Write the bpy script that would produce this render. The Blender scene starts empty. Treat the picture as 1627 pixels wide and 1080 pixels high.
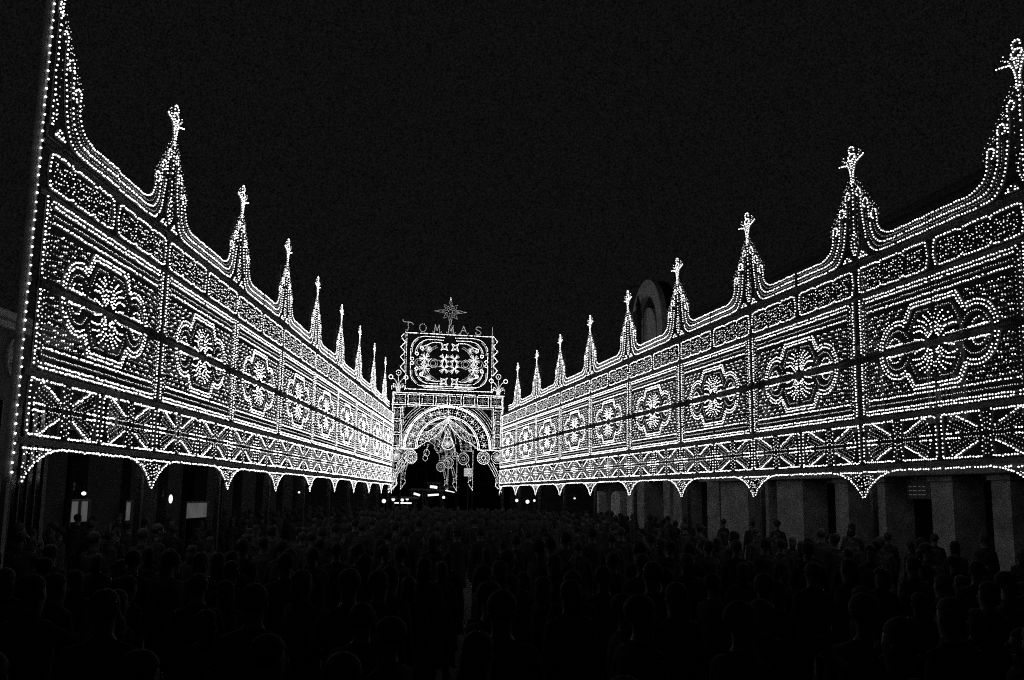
import bpy, bmesh, math, random
import numpy as np
from mathutils import Matrix, Vector
R = math.radians
random.seed(7)
rng = np.random.default_rng(11)
scene = bpy.context.scene
C = scene.collection

# ------------------------------------------------------------------ camera, sky, exposure
CAM_H = 2.4
cam_data = bpy.data.cameras.new('camera')
cam_data.sensor_width = 36.0
cam_data.lens = 34.68
cam_data.clip_start = 0.05
cam_data.clip_end = 3000
cam = bpy.data.objects.new('camera', cam_data)
C.objects.link(cam)
cam.matrix_world = (Matrix.Translation((0, 0, CAM_H)) @ Matrix.Rotation(R(90) + 0.1568, 4, 'X')
                    @ Matrix.Rotation(0.0129, 4, 'Z'))
scene.camera = cam

world = bpy.data.worlds.new('World')
scene.world = world
world.use_nodes = True
wn = world.node_tree.nodes
wl = world.node_tree.links
bg = wn['Background']
tc = wn.new('ShaderNodeTexCoord')
ns = wn.new('ShaderNodeTexNoise'); ns.inputs['Scale'].default_value = 560.0; ns.inputs['Detail'].default_value = 2; ns.inputs['Roughness'].default_value = 0.7
rp = wn.new('ShaderNodeValToRGB')
rp.color_ramp.elements[0].position = 0.3; rp.color_ramp.elements[0].color = (0.12, 0.12, 0.12, 1)
rp.color_ramp.elements[1].position = 0.7; rp.color_ramp.elements[1].color = (2.0, 2.0, 2.0, 1)
wl.new(tc.outputs['Generated'], ns.inputs['Vector'])
wl.new(ns.outputs['Fac'], rp.inputs['Fac'])
wl.new(rp.outputs['Color'], bg.inputs['Color'])
bg.inputs['Strength'].default_value = 0.0042          # night sky over a lit town

BULB = 4.0                                            # radiance of the lit bulbs
vs = scene.view_settings
vs.view_transform = 'Standard'; vs.look = 'None'; vs.exposure = 0.0; vs.gamma = 1.0
scene.cycles.use_denoising = False
scene.cycles.max_bounces = 4
scene.cycles.diffuse_bounces = 2
scene.cycles.glossy_bounces = 2
scene.cycles.sample_clamp_indirect = 3.0
scene.render.film_transparent = False
scene.cycles.filter_width = 1.2

# ------------------------------------------------------------------ materials
MAT = {}
def mat(name, col, rough=0.8, var=0.35, scale=6.0, bump=0.0, objrand=0.0, spec=0.3, metallic=0.0):
    m = bpy.data.materials.new(name); m.use_nodes = True
    nt = m.node_tree; n = nt.nodes; l = nt.links
    b = n['Principled BSDF']
    b.inputs['Roughness'].default_value = rough
    b.inputs['Metallic'].default_value = metallic
    b.inputs['Specular IOR Level'].default_value = spec
    t = n.new('ShaderNodeTexCoord')
    a = n.new('ShaderNodeTexNoise'); a.inputs['Scale'].default_value = scale; a.inputs['Detail'].default_value = 6
    a.inputs['Roughness'].default_value = 0.62
    l.new(t.outputs['Object'], a.inputs['Vector'])
    mr = n.new('ShaderNodeMapRange')
    mr.inputs['From Min'].default_value = 0.25; mr.inputs['From Max'].default_value = 0.75
    mr.inputs['To Min'].default_value = col * (1 - var); mr.inputs['To Max'].default_value = col * (1 + var)
    l.new(a.outputs['Fac'], mr.inputs['Value'])
    out = mr.outputs['Result']
    if objrand:
        oi = n.new('ShaderNodeObjectInfo')
        m2 = n.new('ShaderNodeMapRange'); m2.inputs['To Min'].default_value = 1 - objrand; m2.inputs['To Max'].default_value = 1 + objrand
        l.new(oi.outputs['Random'], m2.inputs['Value'])
        mu = n.new('ShaderNodeMath'); mu.operation = 'MULTIPLY'
        l.new(out, mu.inputs[0]); l.new(m2.outputs['Result'], mu.inputs[1]); out = mu.outputs[0]
    l.new(out, b.inputs['Base Color'])
    if bump:
        bp = n.new('ShaderNodeBump'); bp.inputs['Strength'].default_value = bump; bp.inputs['Distance'].default_value = 0.03
        l.new(a.outputs['Fac'], bp.inputs['Height']); l.new(bp.outputs['Normal'], b.inputs['Normal'])
    MAT[name] = m
    return m

def glow(name, strength, attr=False, sample='NONE'):
    m = bpy.data.materials.new(name); m.use_nodes = True
    nt = m.node_tree; n = nt.nodes; l = nt.links
    for x in list(n):
        n.remove(x)
    o = n.new('ShaderNodeOutputMaterial'); e = n.new('ShaderNodeEmission')
    e.inputs['Color'].default_value = (1, 1, 1, 1); e.inputs['Strength'].default_value = strength
    if attr:
        a = n.new('ShaderNodeAttribute'); a.attribute_name = 'lum'
        mu = n.new('ShaderNodeMath'); mu.operation = 'MULTIPLY'; mu.inputs[1].default_value = strength
        l.new(a.outputs['Fac'], mu.inputs[0]); l.new(mu.outputs[0], e.inputs['Strength'])
    else:
        t = n.new('ShaderNodeTexCoord'); a = n.new('ShaderNodeTexNoise'); a.inputs['Scale'].default_value = 3
        l.new(t.outputs['Object'], a.inputs['Vector'])
        mr = n.new('ShaderNodeMapRange'); mr.inputs['To Min'].default_value = strength * 0.6; mr.inputs['To Max'].default_value = strength * 1.4
        l.new(a.outputs['Fac'], mr.inputs['Value']); l.new(mr.outputs['Result'], e.inputs['Strength'])
    l.new(e.outputs[0], o.inputs['Surface'])
    m.cycles.emission_sampling = sample
    MAT[name] = m
    return m

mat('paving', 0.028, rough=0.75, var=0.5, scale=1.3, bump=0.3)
mat('frame_wood', 0.03, rough=0.7, var=0.4, scale=9)
mat('rail_wood', 0.02, rough=0.7, var=0.4, scale=5)
mat('pole_wood', 0.10, rough=0.75, var=0.4, scale=4)
mat('pole_paint', 0.55, rough=0.7, var=0.2, scale=4)
mat('stucco_pale', 0.65, rough=0.9, var=0.22, scale=1.6, bump=0.2)
mat('stucco_grey', 0.2, rough=0.9, var=0.3, scale=1.4, bump=0.2)
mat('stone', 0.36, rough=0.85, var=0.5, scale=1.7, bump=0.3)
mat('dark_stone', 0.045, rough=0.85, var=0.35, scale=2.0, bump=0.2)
mat('door_wood', 0.05, rough=0.6, var=0.4, scale=7)
mat('shutter', 0.06, rough=0.6, var=0.3, scale=7)
mat('roof_tile', 0.12, rough=0.85, var=0.4, scale=5)
mat('metal_dark', 0.05, rough=0.45, var=0.3, scale=8, spec=0.5)
mat('canvas', 0.25, rough=0.9, var=0.25, scale=3)
mat('skin', 0.15, rough=0.6, var=0.1, scale=12)
mat('coat', 0.055, rough=0.95, var=0.3, scale=9, objrand=0.25, spec=0.1)
mat('trousers', 0.05, rough=0.95, var=0.3, scale=9, objrand=0.4, spec=0.1)
mat('hair', 0.05, rough=0.8, var=0.4, scale=30, objrand=0.6, spec=0.3)
mat('shoe', 0.02, rough=0.5, var=0.3, scale=9)
mat('glass_dark', 0.012, rough=0.08, var=0.2, scale=2, spec=0.8)
glow('bulb', BULB, attr=True, sample='FRONT')
glow('lamp_glow', 1.6)
glow('tube_glow', 1.6)
glow('window_glow', 0.075)
glow('sign_glow', 0.5)

# ------------------------------------------------------------------ object helpers
def link(o, parent=None):
    C.objects.link(o)
    if parent is not None:
        o.parent = parent
    return o

def tag(o, label=None, cat=None, group=None, kind=None):
    if label: o['label'] = label
    if cat: o['category'] = cat
    if group: o['group'] = group
    if kind: o['kind'] = kind
    return o

def empty(name, loc=(0, 0, 0), rz=0.0):
    o = bpy.data.objects.new(name, None)
    o.location = loc; o.rotation_euler = (0, 0, rz); o.empty_display_size = 0.3
    C.objects.link(o)
    return o

def copy_tree(o, parent=None):
    c = o.copy(); C.objects.link(c); c.parent = parent
    for ch in o.children:
        copy_tree(ch, c)
    return c

class MB:
    """collects boxes, tubes, lathes and prisms, builds one mesh"""
    def __init__(s): s.v = []; s.f = []
    def add(s, vs_, fs_):
        b = len(s.v); s.v += [tuple(map(float, q)) for q in vs_]; s.f += [tuple(i + b for i in f) for f in fs_]
    def box(s, x0, x1, y0, y1, z0, z1, bev=0.0):
        if bev <= 0:
            s.add([(x0,y0,z0),(x1,y0,z0),(x1,y1,z0),(x0,y1,z0),(x0,y0,z1),(x1,y0,z1),(x1,y1,z1),(x0,y1,z1)],
                  [(0,3,2,1),(4,5,6,7),(0,1,5,4),(1,2,6,5),(2,3,7,6),(3,0,4,7)])
            return
        pts = []
        for z, i in ((z0, bev), (z0 + bev, 0), (z1 - bev, 0), (z1, bev)):
            pts += [(x0+i,y0+i,z),(x1-i,y0+i,z),(x1-i,y1-i,z),(x0+i,y1-i,z)]
        fs = [(3,2,1,0), (12,13,14,15)]
        for k in range(3):
            for j in range(4):
                fs.append((k*4+j, k*4+(j+1)%4, k*4+4+(j+1)%4, k*4+4+j))
        s.add(pts, fs)
    def lathe(s, prof, c=(0,0), n=12):
        pts = []; fs = []
        for r, z in prof:
            for j in range(n):
                a = 2*math.pi*j/n
                pts.append((c[0]+r*math.cos(a), c[1]+r*math.sin(a), z))
        m = len(prof)
        for i in range(m-1):
            for j in range(n):
                fs.append((i*n+j, i*n+(j+1)%n, (i+1)*n+(j+1)%n, (i+1)*n+j))
        fs.append(tuple(range(n-1,-1,-1))); fs.append(tuple((m-1)*n+j for j in range(n)))
        s.add(pts, fs)
    def tube(s, pts, r, n=6):
        P = [Vector(p) for p in pts]; ring = []; fs = []
        for i, p in enumerate(P):
            d = (P[min(i+1, len(P)-1)] - P[max(i-1, 0)]).normalized()
            u = d.cross(Vector((0.13, 1, 0.07))).normalized(); w = d.cross(u)
            for j in range(n):
                a = 2*math.pi*j/n
                ring.append(p + r*(math.cos(a)*u + math.sin(a)*w))
        for i in range(len(P)-1):
            for j in range(n):
                fs.append((i*n+j, i*n+(j+1)%n, (i+1)*n+(j+1)%n, (i+1)*n+j))
        fs.append(tuple(range(n-1,-1,-1))); fs.append(tuple((len(P)-1)*n+j for j in range(n)))
        s.add(ring, fs)
    def ball(s, c, r, n=10, m=7, sc=(1,1,1)):
        prof = [(max(0.001, r*math.sin(math.pi*i/m)), -r*math.cos(math.pi*i/m)) for i in range(m+1)]
        b = len(s.v); s.lathe(prof, (0,0), n)
        for i in range(b, len(s.v)):
            q = s.v[i]; s.v[i] = (c[0]+q[0]*sc[0], c[1]+q[1]*sc[1], c[2]+q[2]*sc[2])
    def prism(s, poly, y0, y1):
        """poly of (x, z), extruded from y0 to y1"""
        n = len(poly)
        s.add([(x, y0, z) for x, z in poly] + [(x, y1, z) for x, z in poly],
              [tuple(range(n)), tuple(range(2*n-1, n-1, -1))] + [(i+n, (i+1)%n+n, (i+1)%n, i) for i in range(n)])
    def strip(s, pts, w, y0, y1):
        """a flat board of width w following the (x, z) polyline"""
        P = [np.array(p, float) for p in pts]; n = len(P)
        if n < 2: return
        a = []; 
        for i in range(n):
            d = P[min(i+1,n-1)] - P[max(i-1,0)]; L = np.hypot(*d) or 1
            nn = np.array([-d[1], d[0]])/L*w/2
            a.append((P[i]+nn, P[i]-nn))
        vs_ = []
        for l_, r_ in a:
            vs_ += [(l_[0],y0,l_[1]),(r_[0],y0,r_[1]),(r_[0],y1,r_[1]),(l_[0],y1,l_[1])]
        fs = [(0,1,2,3), (4*n-1,4*n-2,4*n-3,4*n-4)]
        for i in range(n-1):
            for j in range(4):
                fs.append((4*i+j, 4*i+4+j, 4*i+4+(j+1)%4, 4*i+(j+1)%4))
        s.add(vs_, fs)
    def mesh(s, name, material, smooth=False):
        me = bpy.data.meshes.new(name); me.from_pydata(s.v, [], s.f); me.update()
        me.materials.append(MAT[material])
        if smooth:
            me.polygons.foreach_set('use_smooth', [True]*len(me.polygons))
        return me
    def build(s, name, material, parent=None, smooth=False):
        return link(bpy.data.objects.new(name, s.mesh(name, material, smooth)), parent)

# ---- strings of bulbs
def ico(sub):
    bm = bmesh.new(); bmesh.ops.create_icosphere(bm, subdivisions=sub, radius=1.0)
    v = np.array([q.co[:] for q in bm.verts]); f = np.array([[q.index for q in p.verts] for p in bm.faces]); bm.free()
    return v, f
ICO = {1: ico(1), 2: ico(1)}

def resample(pts, s):
    P = np.array(pts, float)
    d = np.hypot(*(P[1:]-P[:-1]).T); L = np.concatenate([[0], np.cumsum(d)])
    n = max(1, int(round(L[-1]/s)))
    t = np.linspace(0, L[-1], n+1)
    return np.stack([np.interp(t, L, P[:,0]), np.interp(t, L, P[:,1])], 1)

def smooth_curve(pts, n=10):
    """Catmull-Rom through (x, z) points"""
    P = [np.array(p, float) for p in pts]; P = [2*P[0]-P[1]] + P + [2*P[-1]-P[-2]]
    out = []
    for i in range(1, len(P)-2):
        for t in np.linspace(0, 1, n, endpoint=False):
            a, b, c, d = P[i-1], P[i], P[i+1], P[i+2]
            out.append(.5*((2*b)+(-a+c)*t+(2*a-5*b+4*c-d)*t*t+(-a+3*b-3*c+d)*t**3))
    out.append(P[-2])
    return [tuple(q) for q in out]

def arc(cx, cz, rx, rz, a0, a1, n=24):
    return [(cx+rx*math.cos(R(a0+(a1-a0)*i/n)), cz+rz*math.sin(R(a0+(a1-a0)*i/n))) for i in range(n+1)]

BIG, MED, SML = 0.0130, 0.0100, 0.0066
class Panel:
    """lines of bulbs in the x-z plane with the boards that carry them"""
    pitch = 0.84
    def __init__(s): s.b = []; s.lines = []
    def dots(s, pts, r, lum=1.0):
        for p in pts: s.b.append((p[0], p[1], r, lum))
    def line(s, pts, sp=0.088, r=BIG, lum=1.0, board=True):
        q = resample(pts, sp*s.pitch); s.dots(q, r, lum)
        if board: s.lines.append([tuple(p) for p in pts])
    def mirror(s, cx):
        s.b += [(2*cx-x, z, r, l) for x, z, r, l in s.b]
        s.lines += [[(2*cx-x, z) for x, z in L] for L in s.lines]
        return s
    def shifted(s, dx):
        o = Panel(); o.b = [(x+dx, z, r, l) for x, z, r, l in s.b]; o.lines = [[(x+dx, z) for x, z in L] for L in s.lines]
        return o
    def brighter(s, k): s.b = [(x, z, r, l*k) for x, z, r, l in s.b]; return s
    def merge(s, o): s.b += o.b; s.lines += o.lines; return s
    def cut(s, fn): s.b = [q for q in s.b if not fn(q[0], q[1])]; return s
    def bulb_mesh(s, name, sub=2, dead=0.025, jit=0.005, y=-0.03):
        A = np.array(s.b); 
        A = A[rng.random(len(A)) > dead]
        A[:, :2] += rng.normal(0, jit, (len(A), 2))
        lum = A[:, 3]*np.minimum(1.0, (A[:, 2]/BIG)**1.15)*rng.choice([0.45, 0.8, 1.0, 1.25], len(A), p=[.06, .2, .5, .24])
        rad = A[:, 2]*rng.uniform(0.92, 1.1, len(A))
        v, f = ICO[sub]
        V = v[None]*rad[:, None, None]
        V = V + np.stack([A[:, 0], y+rng.normal(0, .004, len(A)), A[:, 1]], 1)[:, None]
        F = f[None] + (np.arange(len(A))*len(v))[:, None, None]
        V = V.reshape(-1, 3); F = F.reshape(-1, 3)
        me = bpy.data.meshes.new(name)
        me.vertices.add(len(V)); me.vertices.foreach_set('co', V.ravel())
        me.loops.add(F.size); me.loops.foreach_set('vertex_index', F.ravel().astype(np.int32))
        me.polygons.add(len(F)); me.polygons.foreach_set('loop_start', np.arange(0, F.size, 3, dtype=np.int32))
        at = me.attributes.new('lum', 'FLOAT', 'FACE'); at.data.foreach_set('value', np.repeat(lum, len(f)).astype(np.float32))
        me.update(calc_edges=True)
        me.materials.append(MAT['bulb'])
        return me
    def board_mb(s, w=0.035, y0=0.0, y1=0.022):
        m = MB()
        for i, L in enumerate(s.lines):
            m.strip(L, w, y0+0.0007*(i % 7), y1+0.0007*(i % 7))
        return m
    def make(s, name, parent, sub=2, w=0.035, board_mat='frame_wood', extra=None, **k):
        m = s.board_mb(w)
        if extra: extra(m)
        o = m.build(name, board_mat, parent)
        b = link(bpy.data.objects.new('bulb_string', s.bulb_mesh('bulb_string', sub, **k)), o)
        b['kind'] = 'stuff'
        return o

# ------------------------------------------------------------------ layout of the two walls
D = 5.0
L0 = np.array([-6.4836, 13.1134]); LA = -0.0098; LS = 5.0
R0 = np.array([8.0396, 14.9202]); RA = -0.1912; RS = 5.069
Ldir = np.array([math.sin(LA), math.cos(LA)]); Rdir = np.array([math.sin(RA), math.cos(RA)])
LTH = math.atan2(Ldir[1], Ldir[0])                 # local x runs away from the camera
RTH = math.atan2(-Rdir[1], -Rdir[0])               # local x runs towards the camera
def lpt(k, z=0.0, back=0.0):
    p = L0 + Ldir*LS*k + back*np.array([-math.cos(LA), math.sin(LA)]); return (p[0], p[1], z)
def rpt(k, z=0.0, back=0.0):
    p = R0 + Rdir*RS*k + back*np.array([math.cos(RA), -math.sin(RA)]); return (p[0], p[1], z)

# ------------------------------------------------------------------ ground
g = MB(); g.add([(-1500,-1500,0),(1500,-1500,0),(1500,1500,0),(-1500,1500,0)], [(0,1,2,3)])
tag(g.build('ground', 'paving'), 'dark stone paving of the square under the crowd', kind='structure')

# ------------------------------------------------------------------ one bay of a light wall
def medallion_panel(variant):
    p = Panel(); cz = 5.22
    q = Panel()                                     # the quarter-free half: x from 0 to 2.5, mirrored later
    for z, r, sp, x0 in ((6.412, BIG, .085, .30), (6.338, BIG, .085, .36), (6.226, SML, .07, .36), (6.124, BIG, .085, .40),
                         (4.345, BIG, .085, .37), (4.238, SML, .065, .34), (4.132, BIG, .085, .32), (4.07, BIG, .085, .26)):
        q.line([(x0, z), (2.455, z)], sp, r)
    q.line([(.125, 4.10), (.125, 6.42)], .07, BIG)
    q.line([(.245, 4.14), (.245, 6.36)], .105, MED)
    q.line([(.33, 4.3), (.33, 6.16)], .09, SML)
    q.dots([(.19, z) for z in np.arange(4.2, 6.4, .1)], SML)
    # medallion: stepped octagon with lobes
    c = 2.5
    oct1 = [(c-.05, .795), (c-.67, .795), (c-.86, .53)]
    oct2 = [(c-.05, .73), (c-.63, .73), (c-.80, .49)]
    thin = [(c-.12, .62), (c-.50, .62), (c-.62, .46), (c-.72, .30)]
    for sgn in (1, -1):
        f = lambda L: [(x, cz+sgn*z) for x, z in L]
        q.line(f(oct1), .082, BIG); q.line(f(oct2), .082, BIG); q.line(f(thin), .07, SML, .8)
        lx = c-1.13
        for rr, rad, sp in ((.58, BIG, .088), (.50, BIG, .088), (.385, SML, .06)):
            q.line(f(arc(lx, 0, rr, rr*.95, 8, 0, 1)[:1] + arc(lx, 0, rr, rr*.95, 62, 173, 22)), sp, rad) if False else \
                q.line(f(arc(lx, 0, rr, rr*.95, 62 if rr > .4 else 30, 171, 22)), sp, rad)
        q.line(f([(lx-.33, .10), (lx+.17, .10)]), .062, BIG)
        q.line(f(arc(lx-.08, .10, .17, .13, 10, 170, 10)), .075, MED)
        q.line(f([(lx+.25, .09), (c-.42, .09)]), .055, SML)
        # the fan of curved rays
        for j, (a0, a1, r0, r1, rad) in enumerate(((84, 79, .36, .58, MED), (73, 61, .20, .60, BIG), (62, 46, .17, .64, BIG), (48, 33, .18, .66, BIG),
                                                   (33, 21, .19, .68, BIG), (14, 12, .30, .58, BIG))):
            A = (c-r0*math.cos(R(a0)), r0*math.sin(R(a0))); B = (c-r1*math.cos(R(a1)), r1*math.sin(R(a1)))
            Mx, Mz = (A[0]+B[0])/2, (A[1]+B[1])/2; dx, dz = B[0]-A[0], B[1]-A[1]
            k = -.16 if j < 5 else 0.0
            q.line(f(smooth_curve([A, (Mx - dz*k, Mz + dx*k), B], 6)), .082, rad, board=False)
    # rows of the field round the medallion
    def inside(x, z):
        dx, dz = abs(x-c), abs(z-cz)
        if dz < .085: return True
        if (dx-1.13)**2 + (dz/.95)**2 < .655**2: return True
        return dz < .87 and dx < .97-.0*dz and (dx + .72*(dz-.53) < .97 if dz > .53 else True)
    rows = np.arange(4.435, 6.06, .0905)
    fld = Panel()
    for i, z in enumerate(rows):
        off = (.15 if i % 4 in (1, 2) else 0) + .02*((variant + i) % 3)
        x = .44 + off
        while x < 2.47:
            n = 3 if (i*7 + int(x*10) + variant) % 5 == 0 else 2
            fld.dots([(x + .068*t, z + .012*(t % 2)) for t in range(n)], MED)
            x += .3
        fld.dots([(x, z-.02) for x in np.arange(.42, 2.47, .085)], SML*.8, .5)
        if i % 2 == 0:
            fld.lines.append([(.4, z), (1.2 if z > 5.75 or z < 4.7 else .9, z)])
    fld.cut(inside)
    q.merge(fld)
    q.b = [b for b in q.b if abs(b[1]-cz) > .07]
    q.mirror(2.5)
    return q

def lattice_panel(variant):
    h = Panel()                                     # one cell 0..2.5, left half, then mirrored
    for z in (3.895, 3.142):
        h.line([(.12, z), (1.10, z)], .082, BIG)
    h.line([(.085, 3.18), (.085, 3.86)], .095, BIG)
    zc = 3.52
    for s_ in (1, -1):
        f = lambda L: [(x, zc+s_*z) for x, z in L]
        h.line(f([(.415, .365), (1.02, .125)]), .072, BIG)
        h.line(f([(1.10, .37), (1.135, .2), (1.165, .05)]), .095, MED)
        h.line(f([(.36, .33), (.26, .16), (.24, .03)]), .09, MED, board=False)
        for (a, b) in (((.42, .29), (1.02, .075)), ((.36, .23), (.80, .075)), ((.34, .15), (.60, .07))):
            h.line(f([a, b]), .09, SML, .6, board=False)
        h.line(f([(.22, .045), (.54, .045)]), .07, BIG, board=False)
        h.line(f([(.70, .04), (1.06, .04)]), .075, SML, board=False)
        h.dots(f([(1.215, z) for z in np.arange(.08, .36, .085)]), SML)
    h.mirror(1.25)
    o = Panel().merge(h).merge(h.shifted(2.5))
    return o

def frieze_panel(variant):
    rr = random.Random(100+variant)
    p = Panel()
    zt, zb = 7.085, 6.575
    for half in (0, 2.5):
        xs = [half+.14, half+.89, half+1.64, half+2.40]
        for z, s_ in ((zt, -1), (zb, 1)):
            L = []
            for i in range(3):
                a, b = xs[i], xs[i+1]
                L += [(a+.02, z+s_*.03), (a+.10, z), (b-.10, z), (b-.02, z+s_*.03)]
            p.line(L, .082, BIG)
        p.line(smooth_curve([(xs[0]+.02, zt-.03), (xs[0]-.03, 6.83), (xs[0]+.02, zb+.03)], 6), .08, BIG)
        p.line(smooth_curve([(xs[3]-.02, zt-.03), (xs[3]+.03, 6.83), (xs[3]-.02, zb+.03)], 6), .08, BIG)
        for x in xs[1:3]:
            p.dots([(x+.025*(-1)**i, z) for i, z in enumerate(np.arange(zb+.05, zt-.03, .062))], MED)
        for i in range(3):
            cx = (xs[i]+xs[i+1])/2; cz = 6.83
            for k in range(4):                      # scrolling leaves
                a = R(45+90*k)
                e = (cx+.27*math.cos(a), cz+.19*math.sin(a))
                m = (cx+.17*math.cos(a+.5), cz+.13*math.sin(a+.5))
                p.line(smooth_curve([(cx+.06*math.cos(a), cz+.06*math.sin(a)), m, e], 5), .085, MED, .8, board=False)
            for z in np.arange(zb+.065, zt-.05, .066):
                off = rr.uniform(0, .08)
                for x in np.arange(xs[i]+.07+off, xs[i+1]-.07, .105):
                    if rr.random() < .74 and (abs(x-cx) > .09 or abs(z-cz) > .07):
                        p.dots([(x+rr.uniform(-.02, .02), z+rr.uniform(-.014, .014))], SML, rr.choice((.5, .8, 1.3)))
    return p

def valance_panel(variant):
    rr = random.Random(200+variant)
    h = Panel()
    cur = smooth_curve([(1.18, 2.972), (.95, 2.945), (.72, 2.893), (.45, 2.79), (.21, 2.64), (.03, 2.47)], 8)
    h.line([(1.22, 2.972), (2.5, 2.972)], .084, BIG)
    h.line(cur, .082, BIG)
    h.line([(.04, 2.955), (.84, 2.955)], .084, BIG)
    zof = lambda x: np.interp(x, [.03, .21, .45, .72, .95], [2.47, 2.64, 2.79, 2.893, 2.945])
    for x in np.arange(.06, .62, .075):
        for z in np.arange(zof(x)+.07, 2.92, .062):
            if rr.random() < .82: h.dots([(x+rr.uniform(-.018, .018), z+rr.uniform(-.012, .012))], MED if rr.random() < .45 else SML)
    h.mirror(2.5)
    return h

def make_bay(variant, sub):
    root = empty('illuminated_bay')
    for z0, z1, t in ((3.012, 3.10, .05), (3.938, 4.03, .05), (5.172, 5.268, .06), (6.452, 6.535, .05), (7.13, 7.255, .06)):
        m = MB(); m.box(.0, 5.0, .025, .025+t, z0, z1, .006); m.build('rail', 'rail_wood', root)
    m = MB(); m.box(2.47, 2.53, .078, .13, 3.0, 7.26, .004); m.build('upright', 'rail_wood', root)
    frieze_panel(variant).make('frieze', root, sub)
    medallion_panel(variant).make('medallion_panel', root, sub)
    lattice_panel(variant).make('cross_lattice', root, sub)
    valance_panel(variant).make('scalloped_valance', root, sub)
    return root

ORD = ['first', 'second', 'third', 'fourth', 'fifth', 'sixth', 'seventh', 'eighth', 'ninth', 'tenth']
protos = [make_bay(0, 2), make_bay(1, 2), make_bay(2, 1)]
used = set()
def take(i):
    if i not in used:
        used.add(i); return protos[i]
    return copy_tree(protos[i])
for k in range(9):
    for side in ('left', 'right'):
        i = (k + (side == 'right')) % 2 if k < 4 else 2
        o = take(i)
        if side == 'left':
            o.location = lpt(k, random.uniform(-.008, .008)); o.rotation_euler = (random.uniform(-.002, .002), 0, LTH)
        else:
            o.location = rpt(k+1, random.uniform(-.008, .008)); o.rotation_euler = (random.uniform(-.002, .002), 0, RTH); o.scale = (RS/5.0, 1, 1)
        tag(o, f'lit bay with flower medallion, {ORD[k]} from the camera in the {side} wall of lights', 'light panel', f'bays of the {side} wall of lights')

# ------------------------------------------------------------------ cresting with spire, one centred on every pole
def crest_half():
    h = Panel()
    def curl(cx, cz, r): return arc(cx, cz, r, r, -20, 250, 12)
    l1 = smooth_curve([(2.45, 7.57), (1.9, 7.57), (1.4, 7.572), (1.12, 7.62), (.94, 7.73), (.85, 7.89), (.83, 8.06)], 7)
    l2 = smooth_curve([(2.45, 7.44), (1.8, 7.44), (1.2, 7.44), (.9, 7.49), (.70, 7.66), (.59, 7.95), (.545, 8.36)], 7)
    l3 = smooth_curve([(2.45, 7.305), (1.8, 7.305), (1.0, 7.305), (.70, 7.37), (.49, 7.58), (.37, 7.95), (.30, 8.35), (.285, 8.66)], 7)
    t1 = smooth_curve([(2.45, 7.505), (1.8, 7.505), (1.25, 7.51), (.98, 7.57), (.80, 7.74), (.74, 7.90)], 7)
    t2 = smooth_curve([(2.45, 7.372), (1.8, 7.372), (1.05, 7.375), (.78, 7.44), (.58, 7.66), (.48, 7.95), (.46, 8.18)], 7)
    for l in (l1, l2, l3): h.line(l, .084, BIG)
    for l in (t1, t2): h.line(l, .07, SML, .45)
    for cx, cz, r in ((.745, 8.10, .095), (.455, 8.42, .09), (.205, 8.73, .08)):
        h.line(curl(cx, cz, r), .062, BIG)
        h.dots([(cx+(r+.10)*math.cos(R(a)), cz+(r+.10)*math.sin(R(a))) for a in range(-50, 150, 33)], SML, .8)
    for x, z in ((.72, 8.27), (.66, 8.33), (.60, 8.30), (.42, 8.58), (.37, 8.64), (.31, 8.6), (.19, 8.86), (.13, 8.92), (.09, 9.0)):
        h.dots([(x, z), (x+.07, z+.03)], SML, 1.0)
    h.dots([(.15, z) for z in np.arange(7.62, 8.6, .125)], SML, .8)
    h.line([(.03, 7.42), (.14, 7.62), (.05, 7.86)], .08, MED)
    h.line([(.16, 7.33), (.44, 7.33), (.27, 7.44), (.16, 7.33)], .08, BIG)
    return h

def finial_panel():
    f = Panel(); h = Panel()
    h.line(smooth_curve([(.045, 8.97), (.04, 9.12), (.075, 9.25), (.18, 9.39), (.46, 9.455)], 6), .062, BIG)
    h.line(smooth_curve([(.06, 9.22), (.11, 9.37), (.24, 9.50), (.36, 9.56)], 5), .075, SML, 1.2)
    h.dots([(.20, 9.47), (.27, 9.50), (.16, 9.42), (.30, 9.60), (.12, 9.56)], MED)
    h.line(smooth_curve([(.02, 9.28), (.05, 9.40), (.13, 9.49)], 4), .06, MED)
    h.mirror(0); f.merge(h)
    f.line(arc(0, 9.53, .12, .075, 0, 330, 14), .07, BIG); f.line(arc(0, 9.68, .095, .075, -20, 200, 12), .06, BIG)
    f.dots([(0, z) for z in (9.32, 9.40, 9.60)], MED)
    return f

def make_crest(half=False, sub=2):
    root = empty('spired_crest')
    p = crest_half()
    if not half: p.mirror(0)
    p.line([(0, 7.42), (0, 8.98)], .1, BIG)
    def spine(m):
        m.box(-.035, .035, .028, .06, 7.27, 9.0, .004)
        if half: m.box(0.0, 2.49, .03, .055, 7.262, 7.29)
        else: m.box(-2.49, 2.49, .03, .055, 7.262, 7.29)
    p.make('crest_board', root, sub, extra=spine)
    finial_panel().make('finial', root, sub)
    return root

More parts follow.
